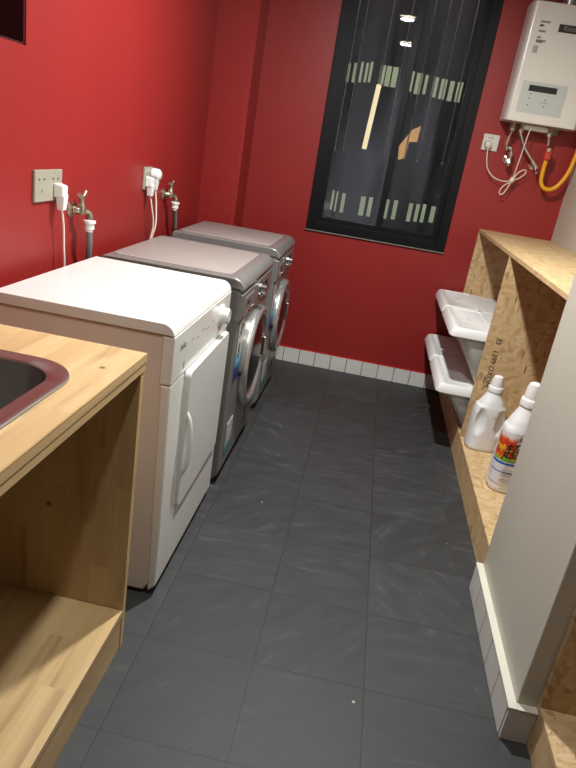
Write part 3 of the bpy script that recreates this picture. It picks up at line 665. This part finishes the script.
# ------------------------------------------------------------ detergent bottles
def bottle(cx, cy, z, h, rx, ry, label, dimples=True, rot=0):
    t = thing('detergent_bottle', label, 'bottle', (cx, cy, z))
    N = 48; rings = []
    prof = [(0, .90), (.012, .97), (.035, 1), (.20, 1), (.40, .99), (.50, .98), (.58, .93), (.66, .80), (.73, .64), (.785, .52), (.80, .48), (.83, .48)]
    import bisect
    zs = [i/60*.83 for i in range(61)]
    def R_(q):
        for (a, ra), (b_, rb) in zip(prof, prof[1:]):
            if a <= q <= b_:
                u = (q-a)/(b_-a); return ra+(rb-ra)*u
        return prof[-1][1]
    ca, sa = math.cos(rot), math.sin(rot)
    for q in zs:
        s = R_(q); ring = []
        rnd = min(1, max(0, (q-.5)/.25))           # body oval below, round at the neck
        ax_ = rx*(1-rnd)+min(rx, ry)*rnd if s < .9 else rx; ay_ = ry
        for k in range(N):
            a = 2*math.pi*k/N; c_, s_ = math.cos(a), math.sin(a)
            e = 2/(3.0-.9*rnd)
            X = math.copysign(abs(c_)**e, c_)*ax_*s; Y = math.copysign(abs(s_)**e, s_)*ay_*s
            if dimples:
                # oval grip hollows on the broad front and back
                for sx in (-1, 1):
                    dx = (X/rx-sx*.62)/.26; dz = (q-(.40))/.17
                    dx -= .0
                    dd = dx*dx+dz*dz
                    if dd < 1.3 and Y < 0: Y += .020*math.exp(-dd*dd*1.4)*min(1, (1.3-dd)*4)
            ring.append((cx+X*ca-Y*sa, cy+X*sa+Y*ca, z+q*h))
        rings.append(ring)
    obj('jug', G().loft(rings), 'bottle', t)
    r = min(rx, ry)
    obj('cap', G().lathe([(r*.60, .79*h), (r*.60, .845*h), (r*.56, .855*h), (r*.49, .86*h), (r*.44, .945*h), (r*.36, .985*h), (r*.18, h), (.001, h)], (cx, cy, z), (0, 0, 1), 28), 'white_plastic', t)
    return t
bottle(1.612, .795, .131, .355, .072, .056, 'plain white detergent jug with grip hollows, leaning closest to the divider', True, .12)
t2 = bottle(1.664, .425, .131, .462, .076, .064, 'white detergent jug with colourful label beside the cream pier', False, .05)
def wrap_label(t, cx, cy, rx, ry, z0, z1, rot, mat, e=2/3.0, off=.0012, a0=182, a1=358, name='label'):
    g = G(); ca, sa = math.cos(rot), math.sin(rot); K = 40; cols = []
    for th in (off, off+.0008):
        for zz in (z0, z1):
            row = []
            for k in range(K+1):
                a = math.radians(a0+(a1-a0)*k/K); c_, s_ = math.cos(a), math.sin(a)
                X = math.copysign(abs(c_)**e, c_)*(rx+th); Y = math.copysign(abs(s_)**e, s_)*(ry+th)
                row.append(g.b.verts.new((cx+X*ca-Y*sa, cy+X*sa+Y*ca, zz)))
            cols.append(row)
    a, b_, c, d = cols
    for k in range(K):
        g._f([c[k], c[k+1], d[k+1], d[k]]); g._f([a[k], b_[k], b_[k+1], a[k+1]]); g._f([b_[k], d[k], d[k+1], b_[k+1]]); g._f([a[k], a[k+1], c[k+1], c[k]])
    for k in (0, K): g._f([a[k], b_[k], d[k], c[k]])
    return obj(name, g, mat, t, smooth=True)
lb = wrap_label(t2, 1.664, .425, .076, .064, .172, .395, .05, 'label')
g = G(); yf = .425-.064-.0034
text_g(g, '超能', (1.662, yf, .318), (1, .05, .12), (-.10, 0, 1), .070, shear=.25)
text_g(g, '超能', (1.6634, yf-.0002, .318), (1, .05, .12), (-.10, 0, 1), .070, shear=.25)
text_g(g, '洗衣液', (1.672, yf, .372), (1, .05, .1), (-.10, 0, 1), .020)
obj('label_lettering', g, 'ink', lb, smooth=False)
g = G()
for k in range(7):
    if k in (2,): continue
    g.box(1.612, 1.690-.012*(k % 3), yf-.0003, yf+.0004, .184+.0085*k, .1855+.0085*k)
obj('label_small_print', g, 'print', lb, smooth=False)
t3 = bottle(1.838, .44, .131, .40, .060, .056, 'white and red detergent jug almost hidden behind the cream pier', False, .0)
wrap_label(t3, 1.838, .44, .060, .056, .24, .38, 0, 'redlabel')

# ------------------------------------------------------------ water heater and its pipework
HX0, HX1, HY, HZ0, HZ1 = 1.489, 1.868, 1.715, 1.588, 2.140
t = thing('water_heater', 'white wall-hung gas water heater with small control panel at top right', 'water heater', ((HX0+HX1)/2, YB, HZ0))
g = G(); pts = [(HX0, YB-.014), (HX0, HY+.030), (HX0+.016, HY+.004), (HX0+.030, HY), (HX1-.030, HY), (HX1-.016, HY+.004), (HX1, HY+.030), (HX1, YB-.014)]
g.prism(pts, 'Z', HZ0, HZ1)
obj('casing', g, 'heater', t, bevel=.005, segs=3)
obj('wall_bracket', G().box(HX0+.06, HX1-.06, YB-.014, YB, HZ0-.03, HZ1+.02), 'print', t, bevel=.001)
cpn = obj('control_film', G().box(1.536, 1.764, HY-.0015, HY-.0002, 1.634, 1.782), 'panel', t, smooth=False)
obj('display', G().box(1.573, 1.714, HY-.0028, HY-.0012, 1.737, 1.766), 'dark', cpn, bevel=.0005)
for (x, z) in ((1.590, 1.725), (1.588, 1.704), (1.668, 1.704), (1.588, 1.672), (1.668, 1.672)): obj('button', G().lathe([(.0035, 0), (.0025, .0012), (.0001, .0012)], (x, HY-.0012, z), (0, -1, 0), 12), 'dark', cpn, smooth=False)
g = G(); text_g(g, '▲  ON', (1.668, HY-.0018, 1.690), (1, 0, 0), (0, 0, 1), .010); obj('button_mark', g, 'print', cpn, smooth=False)
bd = obj('badge', G().box(1.640, 1.765, HY-.004, HY-.0002, 2.015, 2.050), plain('badge_plate', (70, 66, 62), .3, .5), t, bevel=.001)
obj('badge_lettering', text_g(G(), 'Rinnai', (1.702, HY-.0046, 2.033), (1, 0, 0), (0, 0, 1), .031), plain('badge_silver', (150, 146, 138), .4, .4), bd, smooth=False)
g = G()
for z, wd in ((2.046, .046), (2.030, .02), (2.027, .012), (2.004, .034), (1.976, .020), (1.962, .046), (1.956, .032)): g.box(1.548, 1.548+wd, HY-.001, HY-.0002, z, z+.009)
for k in range(5): g.box(1.542, 1.566, HY-.001, HY-.0002, 1.910+.007*k, 1.9145+.007*k)
obj('rating_print', g, 'print', t, smooth=False)
g = G(); g.box(1.600, 1.745, YB-.09, YB-.010, HZ0-.030, HZ0-.001)
obj('bottom_bracket', g, 'rod', t, bevel=.004)
for x in (1.557, 1.603, 1.752):
    obj('pipe_stub', G().lathe([(.014, 0), (.014, -.012), (.011, -.014), (.011, -.028), (.015, -.030), (.015, -.044), (.009, -.046)], (x, 1.79, HZ0), (0, 0, 1), 8), 'brass', t)
obj('flue_pipe', G().tube([(1.68, 1.81, HZ1), (1.68, 1.81, ZC-.002)], .035, 24, False), 'rod', t)
PYY = 1.80
t = thing('angle_valve', 'chrome angle valve on red wall below left of the water heater', 'valve', (1.575, YB, 1.40))
obj('braided_pipe', G().tube([(1.557, PYY-.01, HZ0-.045), (1.552, PYY, 1.52), (1.550, PYY+.01, 1.475), (1.560, PYY+.02, 1.450)], .0085, 10), 'chrome', t)
g = G(); g.lathe([(.012, -.035), (.016, -.030), (.016, -.010), (.012, -.008), (.013, .012), (.017, .014), (.017, .030), (.010, .034)], (1.585, PYY+.02, 1.405), (0, 0, 1), 12)
g.tube([(1.585, PYY+.02, 1.405), (1.585, YB-.002, 1.405)], .011, 10, False); g.lathe([(.024, 0), (.024, -.004), (.012, -.010)], (1.585, YB, 1.405), (0, 1, 0), 20)
g.tube([(1.560, PYY+.02, 1.452), (1.575, PYY+.015, 1.462), (1.585, PYY+.02, 1.440)], .010, 10)
obj('valve_body', g, 'chrome', t)
g = G(); g.lathe([(.006, 0), (.006, -.018), (.014, -.020), (.015, -.032), (.001, -.034)], (1.585, PYY+.02, 1.385), (.3, 1, -.2), 12); obj('handle', g, 'chrome', t)
t = thing('water_hose', 'braided steel hose crossing down to a chrome valve under the water heater', 'hose', (1.60, PYY, 1.55))
obj('braid', G().tube([(1.603, PYY-.01, HZ0-.045), (1.608, PYY-.01, 1.530), (1.640, PYY, 1.480), (1.685, PYY+.01, 1.435), (1.715, PYY+.02, 1.408)], .0085, 10), 'chrome', t)
g = G(); g.tube([(1.704, PYY+.015, 1.420), (1.742, PYY+.025, 1.382)], .014, 10, False); g.tube([(1.728, PYY+.02, 1.392), (1.728, YB-.001, 1.392)], .011, 10, False); g.lathe([(.022, 0), (.022, -.004), (.012, -.010)], (1.728, YB, 1.392), (0, 1, 0), 18); g.tube([(1.735, PYY+.02, 1.380), (1.740, PYY-.012, 1.356)], .008, 8, False)
obj('valve', g, 'chrome', t)
t = thing('gas_hose', 'yellow corrugated gas hose looping below the water heater to the right wall', 'hose', (1.752, PYY, 1.54))
gp = [(1.772, PYY-.01, 1.425), (1.772, PYY-.005, 1.36), (1.782, PYY, 1.308), (1.810, PYY, 1.284), (1.845, PYY, 1.288), (1.876, PYY, 1.318), (1.902, PYY, 1.375), (1.916, PYY, 1.45), (1.922, PYY, 1.56), (1.922, PYY, 1.80)]
obj('hose', G().tube(gp, .0110, 12), 'yellow', t)
g = G(); g.tube([(1.752, PYY-.01, HZ0-.044), (1.760, PYY-.01, 1.500)], lambda q: .010+.003*math.sin(q*30), 12, False); obj('fitting', g, 'chrome', t)
g = G(); g.box(1.754, 1.788, PYY-.026, PYY+.006, 1.428, 1.488); vb = obj('cock', g, 'redvalve', t, bevel=.006, segs=3)
obj('cock_lever', G().lathe([(.010, 0), (.010, .008), (.001, .010)], (1.766, PYY-.026, 1.478), (0, -1, 0), 14), 'chrome', vb)
# socket and flex for the heater
t = thing('wall_socket', 'small white wall socket on red wall left of the water heater', 'socket', (1.473, YB, 1.435))
obj('plate', G().box(1.431, 1.517, YB-.010, YB, 1.432, 1.516), 'plate_w', t, bevel=.002)
for a in (1.458, 1.475): obj('pin_hole', G().box(a, a+.006, YB-.0108, YB-.0095, 1.494, 1.500), 'dark', t, smooth=False)
t = thing('heater_power_cord', 'white coiled power cord hanging between small white socket and water heater', 'cord', (1.462, YB-.02, 1.46))
obj('plug_body', G().lathe([(.020, 0), (.021, .012), (.017, .030), (.008, .036), (.001, .036)], (1.462, YB-.010, 1.463), (0, -1, -.15), 20), 'plate_w', t)
cy2 = YB-.05
pth = [(1.462, YB-.040, 1.455), (1.470, cy2, 1.39), (1.488, cy2, 1.338), (1.530, cy2, 1.300), (1.590, cy2, 1.288), (1.635, cy2, 1.300), (1.668, cy2, 1.318), (1.692, cy2, 1.345), (1.688, cy2-.004, 1.362), (1.665, cy2-.008, 1.355), (1.645, cy2-.008, 1.330), (1.630, cy2-.010, 1.300)]
obj('cord', G().tube(pth, .0029, 8), 'cable', t)
obj('upper_cord', G().tube([(1.645, PYY-.03, HZ0-.02), (1.640, PYY-.02, 1.50), (1.636, PYY, 1.40), (1.632, cy2-.008, 1.315), (1.622, cy2-.010, 1.285)], .0029, 8), 'cable', t)
obj('loop', G().tube([(1.630, cy2-.01, 1.300), (1.618, cy2-.01, 1.262), (1.602, cy2-.01, 1.225), (1.585, cy2-.01, 1.218), (1.580, cy2-.01, 1.240), (1.597, cy2-.01, 1.268), (1.626, cy2-.012, 1.292), (1.633, cy2-.012, 1.310)], .0029, 8), 'cable', t)
g = G(); g.lathe([(.012, -.012), (.013, 0), (.012, .012)], (1.630, cy2-.010, 1.302), (.5, 0, 1), 12); obj('cord_tie', g, 'cable', t)

for o in list(bpy.data.objects):
    if '_base' in o: del o['_base']
